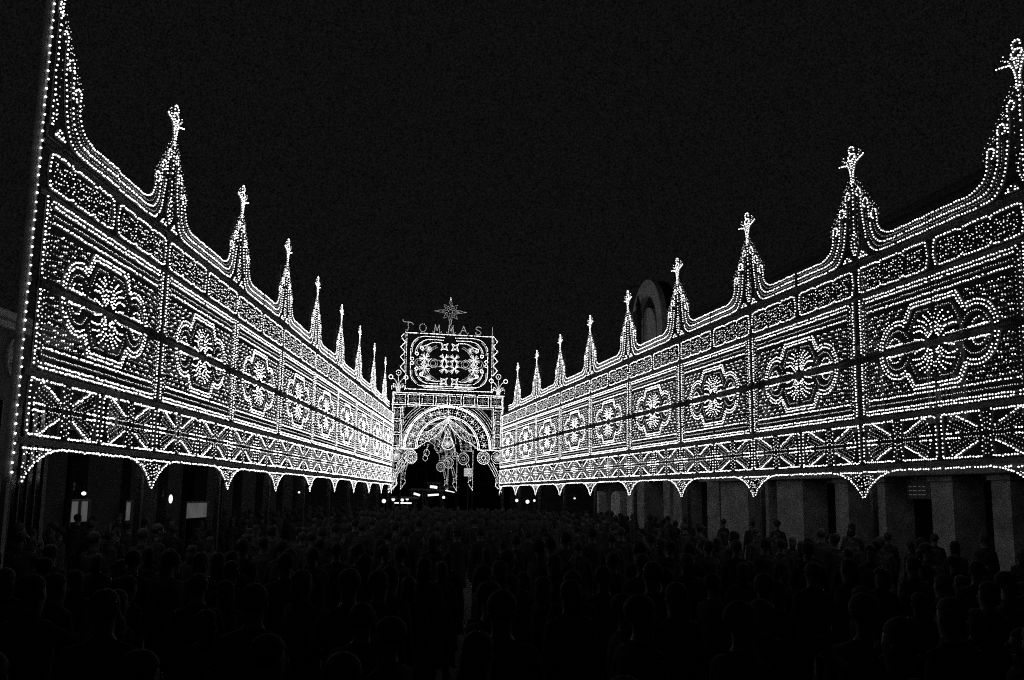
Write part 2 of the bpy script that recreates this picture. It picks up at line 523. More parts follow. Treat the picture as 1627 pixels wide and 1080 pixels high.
cp = [make_crest(), make_crest(sub=1), make_crest(half=True)]
cused = set()
for side in ('left', 'right'):
    for k in range(10):
        if side == 'left' and k == 9: continue
        if side == 'right' and k == 9: continue
        i = 2 if (side == 'left' and k == 0) else (0 if k < 4 else 1)
        if i in cused: o = copy_tree(cp[i])
        else: cused.add(i); o = cp[i]
        o.location = lpt(k) if side == 'left' else rpt(k)
        o.rotation_euler = (random.uniform(-.004, .004), random.uniform(-.004, .004), LTH if side == 'left' else RTH)
        if side == 'right': o.scale = (RS/5.0, 1, 1)
        if i == 2: o.scale = (1, 1, 1.06); o.location.z = -.06*7.26
        if i == 2: lab = 'half cresting with tall spire closing the near end of the left wall of lights'
        else: lab = f'pointed lily-topped spire with curled cresting, {ORD[k]} from the camera on the {side} wall of lights'
        tag(o, lab, 'light spire', f'spires of the {side} wall of lights')

# ------------------------------------------------------------------ poles that carry the walls
for side in ('left', 'right'):
    for k in range(10):
        loc = lpt(k) if side == 'left' else rpt(k)
        o = empty('support_pole', loc, LTH if side == 'left' else RTH)
        end = side == 'left' and k == 0
        m = MB(); m.box(-.21 if end else -.055, -.11 if end else .055, .03 if end else .135, .10 if end else .245, .0, 9.3 if end else 9.0 if k < 9 else 7.3, .01); m.build('shaft', 'pole_paint' if end else 'pole_wood', o)
        m = MB(); m.box(-.05, .05, .248, .30, .05, 1.3, .005); m.build('ground_stake', 'pole_wood', o)
        if side == 'left' and k == 0:
            p = Panel(); p.dots([(-.226, z) for z in np.arange(2.62, 9.75, .125)], BIG*1.2)
            p.lines.append([(-.18, 2.5), (-.18, 9.8)])
            p.make('edge_board', o, 2, w=.06, board_mat='pole_paint', extra=lambda q: [q.box(-.105, -.02, .03, .10, z, z+.06) for z in (3.03, 5.19, 7.16)])
            tag(o, 'end pole of the left wall carrying a single upright row of bulbs', 'pole', 'poles behind the walls of lights')
        else:
            tag(o, f'timber pole behind the {side} wall of lights at its {ORD[k]} spire' if k < 9 else f'timber pole at the arch end of the {side} wall of lights', 'pole', 'poles behind the walls of lights')

# ------------------------------------------------------------------ great arch at the end
PL = np.array([-6.9232, 58.1115]); PR = np.array([-0.6314, 59.7077])
AE = (PR-PL)/np.hypot(*(PR-PL)); ATH = math.atan2(AE[1], AE[0])
AC = PL + AE*3.27
AB, AM, AS = .0195, .0165, .0125
def square_motif(p, x0, x1, z0, z1, lum=1.0):
    cx, cz = (x0+x1)/2, (z0+z1)/2; w, h = (x1-x0)/2, (z1-z0)/2
    b = .07
    L = []
    for (ax, az, bx, bz) in ((-w,-h,w,-h), (w,-h,w,h), (w,h,-w,h), (-w,h,-w,-h)):
        mx, mz = (ax+bx)/2*(1-b/w*.6), (az+bz)/2*(1-b/h*.6)
        L += smooth_curve([(cx+ax*.97, cz+az*.97), (cx+mx, cz+mz), (cx+bx*.97, cz+bz*.97)], 4)
    p.line(L, .095, AM, lum)
    for k in range(8):
        a = R(45*k)
        p.line([(cx+.06*math.cos(a), cz+.06*math.sin(a)), (cx+.62*w*math.cos(a), cz+.62*h*math.sin(a))], .075, AS*.8, .45, board=False)

def flower(p, cx, cz, r, lum=1.0, petals=4, rad=AM):
    for k in range(petals):
        a = R(45 + 360/petals*k)
        for da in (-.32, 0, .32):
            p.line([(cx+.15*r*math.cos(a), cz+.15*r*math.sin(a)), (cx+r*math.cos(a+da), cz+r*math.sin(a+da))], .075, rad, lum, board=False)

def scroll(p, pts, r, end, sp=.088, lum=1.0):
    p.line(pts, sp, r, lum)
    x, z = pts[-1]
    p.line(arc(x+end[0], z+end[1], .09, .09, 0, 330, 12), .06, r, lum, board=False)

def arch_lower():
    p = Panel(); zb = 5.12
    for rr in (2.64, 2.55): p.line(arc(0, zb, rr, rr*.965, 0, 180, 48), .085, AB, 1.6)
    for rr in (1.93, 1.84): p.line(arc(0, zb, rr, rr, 0, 180, 40), .088, AM, 1.3)
    for k in range(13):                              # florets in the archivolt band
        a = R(7 + 166/12*k); x, z = 2.24*math.cos(a), zb+2.2*math.sin(a)
        for j in range(6):
            t = a + R(60*j); p.line([(x, z), (x+.17*math.cos(t), z+.17*math.sin(t))], .07, AS, .8, board=False)
        if k < 12:
            b = a + R(7); p.dots([((2.24+d)*math.cos(b), zb+(2.2+d)*math.sin(b)) for d in (-.2, -.1, 0, .1, .2)], AS, .8)
    for s_ in (1, -1):
        p.line([(s_*2.77, zb), (s_*2.77, 7.55)], .095, AM); p.line([(s_*3.34, zb), (s_*3.34, 8.36)], .085, AB)
        for i in range(3): square_motif(p, *sorted((s_*2.84, s_*3.28)), 5.2+.79*i, 5.92+.79*i, .85)
        for d in (.10, .24, .38, .52):               # spandrel fans
            q = [(s_*x, z) for x, z in arc(0, zb, 2.64+d, (2.64+d)*.965, 8, 82, 40) if x < 2.70 and z < 7.56]
            if len(q) > 2:
                p.line(q[:], .10, AS, .7, board=False)
        p.line([(s_*1.75, 7.56), (s_*2.68, 7.56), (s_*2.68, 6.5)], .1, AS, .7)
    p.line([(-3.36, zb-.03), (-1.85, zb-.03)], .09, AB); p.line([(1.85, zb-.03), (3.36, zb-.03)], .09, AB)
    p.line([(-3.4, 7.66), (3.4, 7.66)], .085, AB, .9); p.line([(-3.4, 8.37), (3.4, 8.37)], .085, AB, .9)
    for i in range(8): square_motif(p, -3.36+.84*i+.05, -3.36+.84*(i+1)-.05, 7.74, 8.29, .9)
    return p

def arch_swags():
    """looped curtain lines and the dotted cloth between them, hung inside the inner arch"""
    p = Panel()
    rr = random.Random(5)
    for s_ in (1, -1):
        c1 = smooth_curve([(0, 6.92), (s_*.5, 6.62), (s_*1.05, 6.2), (s_*1.62, 5.88)], 8)
        c2 = smooth_curve([(0, 6.70), (s_*.35, 6.2), (s_*.9, 5.72), (s_*1.45, 5.42), (s_*1.8, 5.15)], 8)
        c3 = smooth_curve([(s_*.1, 6.5), (s_*.45, 6.0), (s_*.72, 5.6), (s_*.8, 5.1)], 8)
        p.line(c1, .10, AM, .8); p.line(c2, .10, AM, .8); p.line(c3, .11, AS, .7)
        for _ in range(150 if s_ < 0 else 80):
            t = rr.random(); a = c1[int(t*(len(c1)-1))]; b = c2[int(t*(len(c2)-1))]; w = rr.random()
            p.dots([(a[0]*(1-w)+b[0]*w, a[1]*(1-w)+b[1]*w)], AS, .55)
        for a, z1 in ((.22, 5.3), (.5, 5.45), (.8, 5.55), (1.1, 5.5), (1.4, 5.3), (1.65, 5.2)):
            p.line(smooth_curve([(s_*.03, 6.86), (s_*a*.45, 6.42), (s_*a*.85, 5.9), (s_*a, z1)], 6), .095, AS, .5, board=False)
    for i, (x, z, r_) in enumerate(((-1.25, 4.85, .16), (-1.32, 4.55, .14), (-.55, 5.05, .15), (.45, 4.75, .17))):
        p.line(arc(x, z, r_, r_*1.3, 0, 345, 14), .1, AS, .55)
        p.line([(x, z+r_*1.3), (x*.9, 5.35)], .11, AS, .5)
    return p

def arch_lantern():
    p = Panel()
    p.line([(0, 6.34), (-.36, 5.32)], .075, AM); p.line([(0, 6.34), (.36, 5.32)], .075, AM)
    p.line(arc(0, 5.34, .36, .26, 180, 360, 16), .075, AM)
    flower(p, 0, 5.42, .22, .9, 6, AS); p.line([(-.14, 5.8), (.14, 5.8)], .06, AS); p.line([(0, 5.7), (0, 6.25)], .08, AS)
    return p

def arch_brackets(s_):
    p = Panel()
    cx, cz = s_*2.2, 4.63
    for rr, r in ((.38, AB), (.29, AS), (.12, AM)):
        p.line(arc(cx, cz, rr, rr, 0, 345, 26), .10 if rr > .3 else .085, r, .9, board=rr > .3)
    for k in range(12):
        a = R(30*k); p.line([(cx+.15*math.cos(a), cz+.15*math.sin(a)), (cx+.28*math.cos(a), cz+.28*math.sin(a))], .065, AS, .7, board=False)
    cx2 = s_*3.05
    p.line(arc(cx2, 4.66, .36, .36, 0, 345, 24), .1, AM, .9); flower(p, cx2, 4.66, .24, .8, 6, AS)
    for off in (0, .17, .32):
        p.line(smooth_curve([(s_*(2.46+off), 4.32), (s_*(2.72+off*.9), 3.9), (s_*(2.93+off*.8), 3.5), (s_*(3.0+off*.7), 3.2)], 7), .10, AM, .9)
    p.line(smooth_curve([(s_*3.0, 3.2), (s_*2.97, 3.0), (s_*3.1, 2.85), (s_*3.42, 2.52)], 6), .085, AB)
    p.line(smooth_curve([(s_*3.22, 3.2), (s_*3.18, 3.02), (s_*3.25, 2.9), (s_*3.45, 2.7)], 6), .09, AM)
    p.line([(s_*3.34, 5.05), (s_*3.36, 4.2), (s_*3.38, 3.4), (s_*3.42, 2.5)], .1, AM, .8)
    for z in np.arange(3.0, 4.2, .14):
        p.dots([(s_*(3.1+.1*math.sin(z*9)), z), (s_*(3.24+.05*math.sin(z*7)), z+.05)], AS, .8)
    return p

def arch_upper():
    p = Panel()
    p.line([(-2.63, 11.98), (2.72, 11.98)], .088, AB, 1.0)
    p.line([(-2.6, 8.6), (2.65, 8.6)], .088, AB, 1.0); p.line([(-1.5, 8.72), (1.5, 8.72)], .09, AM, .9); p.line([(-1.6, 8.84), (1.6, 8.84)], .09, AM, .9)
    for s_ in (1, -1):
        p.line([(s_*2.62, 8.6), (s_*2.62, 11.95)], .1, AM, .75)
        zz = [(s_*(2.70 + (.27 if i % 2 else 0)), 12.0-.30*i) for i in range(9)]
        p.line(zz, .085, AB, .95)
        p.dots([(s_*2.72, z) for z in np.arange(9.7, 11.9, .08)], AS, .55)
        for (xt, zt, xs, zs, xb) in ((.35, 11.80, 2.36, 10.42, 0), (.40, 11.62, 2.08, 10.74, 0), (.55, 11.46, 1.78, 11.08, 0)):
            for v in (1, -1):
                zc = 10.29
                f = lambda L: [(x, zc+v*(z-zc)*(1 if v > 0 else .985)) for x, z in L]
                q = smooth_curve([(s_*xt, zt), (s_*(xs-.75), zt-.005), (s_*(xs-.28), zt-.22), (s_*(xs-.03), zt-.62 if zs < zt-.7 else zs+.1), (s_*xs, zs)], 8)
                scroll(p, f(q), AM, (-s_*.09, 0), .088, 1.0)
            q2 = smooth_curve([(s_*(xs-.42), zt-.20), (s_*(xs-.13), zt-.55), (s_*(xs-.1), max(zs+.05, zt-.95))], 6)
            p.line(q2, .075, AS, .6, board=False); p.line([(x, 2*10.29-z) for x, z in q2], .075, AS, .6, board=False)
        for z in (11.22, 9.12):                       # four-pointed lozenges
            L = []
            for k in range(4):
                a, b = R(45+90*k), R(135+90*k)
                L += smooth_curve([(s_*.33+.30*math.cos(a), z+.30*math.sin(a)), (s_*.33+.13*math.cos((a+b)/2), z+.13*math.sin((a+b)/2)), (s_*.33+.30*math.cos(b), z+.30*math.sin(b))], 4)
            p.line(L, .075, AM, .9); p.line(arc(s_*.33, z, .1, .1, 0, 330, 8), .07, AS, .6, board=False)
        for z in (10.49, 9.91):
            flower(p, s_*.31, z, .30, .75, 4, AM); flower(p, s_*1.5, z, .31, .65, 5, AM)
        for cx in (1.82, 1.0):
            for rr in (.28, .16): p.line(arc(s_*cx, 10.2, rr, rr, 0, 345, 18), .09, AS, .5, board=False)
        for k, (a0, a1) in enumerate(((25, 65), (-65, -25))):
            for rr in (1.13, 1.24):
                p.line([(s_*x, z) for x, z in arc(0.3, 10.2, rr, rr*.95, a0, a1, 12)], .085, AS, .45, board=False)
            zz_ = 11.05 if k == 0 else 9.3
            flower(p, s_*1.28, zz_, .17, .5, 6, AS)
        for z in (10.0, 10.4): p.line([(s_*.6, z), (s_*1.15, z)], .09, AS, .45, board=False)
    return p

def palmette(s_):
    p = Panel(); cx = s_*3.05
    p.line(arc(cx, 9.55, .15, .15, 0, 330, 12), .075, AM, .9); p.dots([(cx, 9.55)], AB)
    for d in (1, -1):
        p.line(smooth_curve([(cx+d*.04, 8.45), (cx+d*.06, 8.85), (cx+d*.2, 9.12), (cx+d*.36, 9.22)], 7), .08, AM)
        p.line(arc(cx+d*.45, 9.28, .12, .12, 0, 330, 10), .065, AB, 1.0)
        for r0, r1 in ((.28, 8.9), (.38, 8.78)):
            p.line(smooth_curve([(cx+d*.09, 8.45), (cx+d*.14, r1-.12), (cx+d*r0, r1-.02), (cx+d*r0, r1-.22)], 6), .08, AM, .9)
    p.line([(cx, 8.45), (cx, 9.36)], .09, AM, .8)
    return p

def star_panel():
    p = Panel(); cz = 13.4
    def star(ro, ri, n, rot, sx, sz):
        L = []
        for i in range(2*n+1):
            r_ = ro[i//2 % len(ro)] if i % 2 == 0 else ri
            a = R(rot) + math.pi*i/n; L.append((r_*sx*math.cos(a), cz+r_*sz*math.sin(a)))
        return L
    p.line(star([.98, .60, .86, .60], .33, 8, 0, 1, 1), .075, AS*.9, .42)
    p.line(star([.55, .36, .5, .36], .20, 8, 0, 1, 1), .075, AS*.9, .35, board=False)
    p.line(arc(0, cz, .13, .13, 0, 340, 10), .07, AS, .4, board=False)
    p.dots([(0, cz+.84), (.03, cz+.76), (-.03, cz+.76), (0, cz+.68)], AM, .9)
    for x in (-.07, .07): p.line([(x*.7, cz-.55), (x*1.7, 12.05)], .08, AS*.9, .32)
    return p

LETTERS = {
 'T': [[(-.32,.62),(-.28,.52),(-.12,.50),(.12,.50),(.27,.44),(.30,.34)], [(.0,.5),(.0,.08),(-.06,.0),(-.13,.03)]],
 'O': [arc(0,.24,.20,.24,0,360,20)],
 'M': [[(-.27,.06),(-.22,.0),(-.16,.05),(-.12,.46)], [(-.12,.46),(0,.12),(.12,.46)], [(.12,.46),(.16,.05),(.22,.0),(.27,.06)]],
 'A': [[(-.30,.06),(-.24,.0),(-.17,.06),(0,.46)], [(0,.46),(.17,.06),(.24,.0),(.30,.06)], [(-.10,.2),(.10,.2)]],
 'S': [[(.18,.42),(.06,.48),(-.10,.44),(-.13,.34),(0,.26),(.15,.18),(.16,.06),(0,-.01),(-.16,.05),(-.14,.14)]],
 'I': [[(0,.0),(0,.47)]]}

def make_arch():
    root = empty('great_arch', (AC[0], AC[1], 0), ATH)
    for s_ in (-1, 1):
        m = MB(); m.box(s_*3.36-.06, s_*3.36+.06, .03, .15, 0, 8.4, .01); m.build('pillar', 'rail_wood', root)
    m = MB(); m.box(-.05, .05, .03, .10, 7.62, 12.1, .008); m.build('mast', 'rail_wood', root)
    m = MB(); m.box(-3.42, 3.42, .03, .09, 7.62, 7.70, .006); m.box(-3.42, 3.42, .03, .09, 8.33, 8.41, .006); m.build('rail', 'rail_wood', root)
    arch_lower().brighter(1.6).make('arch_front', root, 1, jit=.004); arch_upper().brighter(1.5).make('upper_panel', root, 1, jit=.004)
    arch_lantern().make('hanging_lantern', root, 1); arch_swags().brighter(1.6).make('curtain_swag', root, 1)
    for s_ in (-1, 1):
        arch_brackets(s_).make('rosette_bracket', root, 1, jit=.004); palmette(s_).make('palmette', root, 1, jit=.004)
    return root
arch1 = make_arch()
tag(arch1, 'tall festival arch of light bulbs with square upper panel closing the street of lights', 'light arch')

st = empty('star_ornament', (AC[0], AC[1], 0), ATH)
def star_post(m): m.box(-.03, .03, .0305, .07, 12.06, 13.1)
star_panel().make('star_board', st, 1, w=.03, extra=star_post)
tag(st, 'dim eight-pointed star of bulbs on a stem above the great arch', 'star')
for n_, (ch, x) in enumerate(zip('TOMMASI', (-2.56, -1.67, -.80, .05, .83, 1.73, 2.62))):
    o = empty('letter', (AC[0]+AE[0]*x, AC[1]+AE[1]*x, 12.08+(.04 if ch == 'T' else 0)), ATH)
    p = Panel()
    for s_ in LETTERS[ch]:
        p.line(smooth_curve(s_, 5) if len(s_) > 3 else s_, .055, AS, .42)
    p.make('letter_board', o, 1, w=.03, extra=lambda m: m.box(-.02, .02, .02, .045, -.1, .1))
    lab = {'T': 'curly letter T of dim bulbs', 'O': 'round letter O of dim bulbs', 'A': 'letter A of dim bulbs beside the star stem', 'S': 'letter S of dim bulbs', 'I': 'last letter I of dim bulbs'}.get(ch)
    if ch == 'M': lab = 'letter M of dim bulbs next to the O' if x < 0 else 'letter M of dim bulbs behind the star stem'
    tag(o, lab + ' on top of the great arch', 'letter', 'letters of the name on the arch')

# two more arches further down the street, seen through the first
def small_arch():
    root = empty('street_arch')
    p = Panel(); zb = 4.9
    for rr in (2.3, 2.2): p.line(arc(0, zb, rr, rr, 0, 180, 40), .11, AM, .6)
    for k in range(11):
        a = R(8+164/10*k); flower(p, 1.95*math.cos(a), zb+1.95*math.sin(a), .17, .35, 5, AS*.8)
    p.line(arc(0, zb, 1.65, 1.65, 0, 180, 30), .11, AM, .55)
    p.line([(-2.4, zb), (-1.6, zb)], .1, AM, .6); p.line([(1.6, zb), (2.4, zb)], .1, AM, .6)
    p.make('arch_front', root, 1)
    for s_ in (-1, 1):
        q = Panel(); cx = s_*1.75
        for rr, r in ((.36, AB), (.25, AS), (.1, AM)): q.line(arc(cx, 4.42, rr, rr, 0, 345, 22), .1, r, .55)
        for off in (0, .16):
            q.line(smooth_curve([(s_*(1.95+off), 4.1), (s_*(2.12+off), 3.6), (s_*(2.16+off*.7), 3.1)], 6), .1, AM, .6)
        q.line(smooth_curve([(s_*2.16, 3.1), (s_*2.1, 2.95), (s_*2.2, 2.8), (s_*2.4, 2.55)], 5), .09, AM, .7)
        q.line([(s_*2.4, 4.9), (s_*2.4, 2.5)], .1, AM, .6)
        q.make('rosette_bracket', root, 1)
        m = MB(); m.box(s_*2.42-.05, s_*2.42+.05, .03, .13, 0, 5.0, .01); m.build('pillar', 'rail_wood', root)
    return root
sa = small_arch()
for i, (x, y, lab) in enumerate(((-4.85, 66, 'smaller dimmer arch of bulbs directly behind the great arch'), (-6.4, 75, 'middle one of the three small arches down the street'), (-7.75, 86, 'farthest small arch of bulbs deep in the street behind the great arch'))):
    o = sa if i == 0 else copy_tree(sa)
    o.location = (x, y, 0); o.rotation_euler = (0, 0, ATH); o.scale = (1, 1, 1.09)
    tag(o, lab, 'light arch', 'smaller arches down the street')

# ------------------------------------------------------------------ buildings
def window_unit(parent, x0, x1, z0, z1, y, shut=True, sur=True):
    """frame, pane or shutters set against a facade whose face is at local y"""
    f = MB()
    w = .12
    f.box(x0-w, x0, y-.07, y+.05, z0, z1); f.box(x1, x1+w, y-.07, y+.05, z0, z1)
    f.box(x0-w, x1+w, y-.075, y+.05, z1, z1+w); f.box(x0-w-.05, x1+w+.05, y-.14, y+.05, z0-.10, z0)
    fr = f.build('window', 'stone', parent)
    if shut:
        for a, b in ((x0+.01, (x0+x1)/2-.01), ((x0+x1)/2+.01, x1-.01)):
            s = MB(); n = max(6, int((z1-z0)/.12))
            s.box(a, a+.05, y-.045, y-.005, z0, z1); s.box(b-.05, b, y-.045, y-.005, z0, z1)
            for i in range(n):
                zz = z0 + (z1-z0)*i/n
                s.box(a+.05, b-.05, y-.04, y-.008, zz+.01, zz+(z1-z0)/n-.02)
            s.build('shutter', 'shutter', fr)
    else:
        s = MB(); s.box(x0, x1, y-.02, y-.006, z0, z1); s.build('pane', 'glass_dark', fr)
        s = MB(); s.box((x0+x1)/2-.03, (x0+x1)/2+.03, y-.05, y-.022, z0, z1); s.box(x0, x1, y-.047, y-.023, (z0+z1)/2-.025, (z0+z1)/2+.025); s.build('glazing_bar', 'shutter', fr)

# right side: arcaded palace, local x = -s along the wall, local y = behind the wall
rb = empty('arcaded_palace', rpt(0), RTH)
YB = 3.5
pill = [(2.6, 3.4), (5.35, 5.95), (7.28, 8.1), (10.05, 10.5), (11.85, 12.55), (14.45, 16.15), (16.75, 17.25), (18.3, 20.6)]
for a, b in pill:
    m = MB(); m.box(-b, -a, YB, YB+.8, 0.0, 3.0, .02); m.box(-b-.06, -a+.06, YB-.06, YB+.82, 0, .5, .015)
    if b-a < 1: m.box(-b-.07, -a+.07, YB-.05, YB+.81, 2.86, 2.985, .012)
    m.build('pillar', 'stone', rb)
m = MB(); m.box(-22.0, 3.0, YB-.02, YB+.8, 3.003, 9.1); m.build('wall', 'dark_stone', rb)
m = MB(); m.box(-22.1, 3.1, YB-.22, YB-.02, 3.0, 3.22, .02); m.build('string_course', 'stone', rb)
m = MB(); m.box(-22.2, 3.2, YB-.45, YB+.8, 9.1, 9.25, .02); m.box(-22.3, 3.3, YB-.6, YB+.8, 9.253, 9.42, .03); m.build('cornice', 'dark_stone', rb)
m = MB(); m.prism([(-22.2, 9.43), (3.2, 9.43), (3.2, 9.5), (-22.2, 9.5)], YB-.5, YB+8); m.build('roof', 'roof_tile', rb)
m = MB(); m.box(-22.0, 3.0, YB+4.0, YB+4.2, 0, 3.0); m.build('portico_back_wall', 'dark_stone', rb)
for i in range(7):
    window_unit(rb, -21+3.3*i, -19.8+3.3*i, 4.3, 6.4, YB-.0, shut=i % 3 != 1)
for i in range(3):
    m = MB(); x = -17.2+5.5*i; m.box(x, x+1.4, YB+3.9, YB+3.99, 0, 2.5, .01); d = m.build('door', 'door_wood', rb)
    m = MB(); m.ball((x+1.25, YB+3.86, 1.1), .04); m.build('handle', 'metal_dark', d)
tag(rb, 'pale stone palace with square portico pillars behind the near right wall of lights', 'building')
# small portico sign seen between the pillars
sg = empty('portico_sign', rpt(0), RTH)
m = MB(); m.box(-9.55, -8.55, YB+.3, YB+.36, 2.45, 2.95, .01); m.build('sign_board', 'metal_dark', sg)
for i, (x, w) in enumerate(((-9.45, .12), (-9.28, .16), (-9.05, .1), (-8.9, .14))):
    m = MB()
    for j in range(3):
        m.box(x+.01*j, x+w-.01*j, YB+.285, YB+.299, 2.55+.1*j, 2.565+.1*j)
    m.build('lit_stroke', 'window_glow', sg)
m = MB(); m.box(-9.1, -9.06, YB+.31, YB+.35, 2.95, 3.01); m.build('hanger', 'metal_dark', sg)
tag(sg, 'small sign with faint light strokes hanging in the portico beside the pillars', 'sign')

# the second right-hand house, set a little back
rh = empty('arched_house', rpt(0), RTH)
Y2 = 4.2
m = MB(); m.box(-33, -22.4, Y2, Y2+6, 3.2, 8.1); m.build('wall', 'stucco_grey', rh)
for a, b in ((22.4, 23.6), (26.4, 27.35), (27.75, 28.6), (31.2, 33.0)):
    m = MB(); m.box(-b, -a, Y2+.0, Y2+.9, 0, 3.197, .02); m.build('pillar', 'stone', rh)
m = MB(); m.box(-33.1, -22.3, Y2-.3, Y2+6.1, 8.1, 8.35, .03); m.build('cornice', 'stone', rh)
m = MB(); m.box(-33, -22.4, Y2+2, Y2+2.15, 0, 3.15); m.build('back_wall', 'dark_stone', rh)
for i in range(3): window_unit(rh, -31.5+3.4*i, -30.3+3.4*i, 4.4, 6.2, Y2)
tag(rh, 'grey house on wide stone piers behind the middle of the right wall of lights', 'building')

# far right house with pale arched windows at street level
rf = empty('arcade_house', rpt(0), RTH)
m = MB(); m.box(-46.5, -33.2, 5.2, 10, 3.2, 7.6); m.box(-46.5, -33.2, 6.4, 10, 0, 3.2); m.build('wall', 'stucco_grey', rf)
for a, b in ((33.75, 34.9), (35.7, 37.15), (38.35, 40.05), (42.4, 43.4)):
    w = b-a; cx = -(a+b)/2
    poly = [(-b, .0), (-a, .0), (-a, 2.35)] + [(cx+w/2*math.cos(R(t)), 2.35+.38*math.sin(R(t))) for t in range(15, 180, 15)] + [(-b, 2.35)]
    m = MB(); m.prism(poly, 5.25, 5.7); m.build('arched_panel', 'stucco_pale', rf)
m = MB(); m.box(-46.6, -33.1, 5.0, 10.1, 7.6, 7.8, .02); m.build('cornice', 'stone', rf)
tag(rf, 'low far house with pale round-headed panels under the right wall of lights', 'building')

# church gable with a big round-headed niche rising above the right cresting
ch = empty('church_gable', rpt(0), RTH)
def half_round(x0, x1, z0, zt):
    cx = (x0+x1)/2; r = (x1-x0)/2
    return [(x0, z0), (x1, z0)] + [(cx+r*math.cos(R(t)), zt+(r*1.12)*math.sin(R(t))) for t in range(0, 181, 9)]
m = MB(); m.prism(half_round(-38.6, -33.6, 0, 11.0), 6.3, 6.9); m.build('gable_wall', 'dark_stone', ch)
def ring(x0, x1, zt, wdt, y0, y1, z0):
    o_ = half_round(x0, x1, z0, zt)[2:]; i_ = half_round(x0+wdt, x1-wdt, z0, zt)[2:]
    o_ = [(x1, z0)] + o_ + [(x0, z0)]; i_ = [(x1-wdt, z0)] + i_ + [(x0+wdt, z0)]
    mm = MB(); n = len(o_)
    vs_ = [(x, y0, z) for x, z in o_] + [(x, y0, z) for x, z in i_] + [(x, y1, z) for x, z in o_] + [(x, y1, z) for x, z in i_]
    fs = []
    for k in range(n-1):
        fs += [(k, k+1, n+k+1, n+k), (2*n+k+1, 2*n+k, 3*n+k, 3*n+k+1), (k+1, k, 2*n+k, 2*n+k+1), (n+k, n+k+1, 3*n+k+1, 3*n+k)]
    mm.add(vs_, fs); return mm
ring(-38.65, -33.55, 11.0, .75, 6.0, 6.298, 7.0).build('outer_moulding', 'stucco_pale', ch)
m = MB(); m.prism(half_round(-37.35, -34.75, 7.0, 10.9), 6.1, 6.298); m.build('tympanum', 'stucco_pale', ch)
m = MB(); m.box(-36.95, -36.6, 5.7, 5.95, 7, 12.4, .03); m.lathe([(.12, 12.4), (.16, 12.55), (.02, 13.2)], (-36.77, 5.82), 8); m.build('banner_pole', 'door_wood', ch)
tag(ch, 'grey church gable with round-headed niche showing above the right cresting', 'building')

# left side: low row of shops behind the wall
YL = 5.0
def left_house(name, s0, s1, h, label, wins):
    o = empty(name, lpt(0), LTH)
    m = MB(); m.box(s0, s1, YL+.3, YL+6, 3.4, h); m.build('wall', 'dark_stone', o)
    x = s0
    edges = sorted([(a, b) for a, b in wins])
    segs = []; cur = s0
    for a, b in edges:
        segs.append((cur, a)); cur = b
    segs.append((cur, s1))
    for a, b in segs:
        if b-a > .05:
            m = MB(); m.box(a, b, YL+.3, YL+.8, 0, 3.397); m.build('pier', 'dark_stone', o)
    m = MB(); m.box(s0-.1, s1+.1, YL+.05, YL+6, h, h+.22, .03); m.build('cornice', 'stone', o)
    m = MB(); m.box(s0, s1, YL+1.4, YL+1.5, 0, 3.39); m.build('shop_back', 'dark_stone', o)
    n = int((s1-s0)/3)
    for i in range(n): window_unit(o, s0+.9+3*i, s0+1.9+3*i, 4.1, 5.5, YL+.3, shut=i % 2 == 0)
    tag(o, label, 'building')
    return o
lh = left_house('shop_row', 12.2, 28.5, 6.4, 'low dark shop row with lit windows behind the left wall of lights', [(13.7, 15.1), (17.6, 18.4), (20.9, 21.9), (23.5, 26.6)])
lh2 = left_house('dark_house', 28.8, 46, 6.6, 'dark house behind the far part of the left wall of lights', [(30.5, 32), (34.5, 36), (39, 40.5), (43, 44)])
for i, (a, b, z0, z1, lab) in enumerate(((13.82, 14.36, 1.0, 2.1, 'small lit shop window beneath the little lamp on the left'), (14.44, 15.0, 1.0, 2.1, 'small lit shop window beside the one under the little lamp'),
                                         (17.75, 18.25, .6, 2.05, 'narrow lit shop doorway behind the crowd on the left'), (23.7, 26.4, .9, 1.98, 'widest and brightest lit shop window on the left'))):
    o = empty('shop_window', lpt(0), LTH)
    m = MB(); m.box(a, b, YL+.20, YL+.24, z1-.55, z1); m.build('lit_pane', 'window_glow', o)
    m = MB(); m.box(a-.06, a, YL+.14, YL+.28, 0, z1+.06); m.box(b, b+.06, YL+.14, YL+.28, 0, z1+.06); m.box(a, b, YL+.14, YL+.28, z1+.002, z1+.07); m.build('frame', 'metal_dark', o)
    tag(o, lab, 'shop window', 'lit shop windows on the left')
def wall_lamp(loc, rz, label, tall=False, group='small lamps along the street'):
    o = empty('wall_lamp', loc, rz)
    m = MB(); m.box(-.02, .02, .0, .3, .16, .19); m.box(-.06, .06, .27, .3, .08, .3); m.build('bracket', 'metal_dark', o)
    m = MB(); m.ball((0, 0, 0), .062, sc=(1, 1, 2.4 if tall else .8)); m.build('globe', 'lamp_glow', o, True)
    tag(o, label, 'lamp', group)
def at_left(s, z, back): p = lpt(s/5.0, z, back); return p
wall_lamp(at_left(14.18, 2.32, YL), LTH, 'small flat lamp over the lit shop windows on the left')
wall_lamp(at_left(21.4, 2.15, YL), LTH, 'tall narrow lamp between shop doorway and wide window on the left', True)
wall_lamp(at_left(43.3, 2.45, YL), LTH, 'small round lamp under the left wall, before its far end')
wall_lamp(at_left(57.5, 2.42, YL), LTH, 'tiny lamp under the left wall close to the arch')

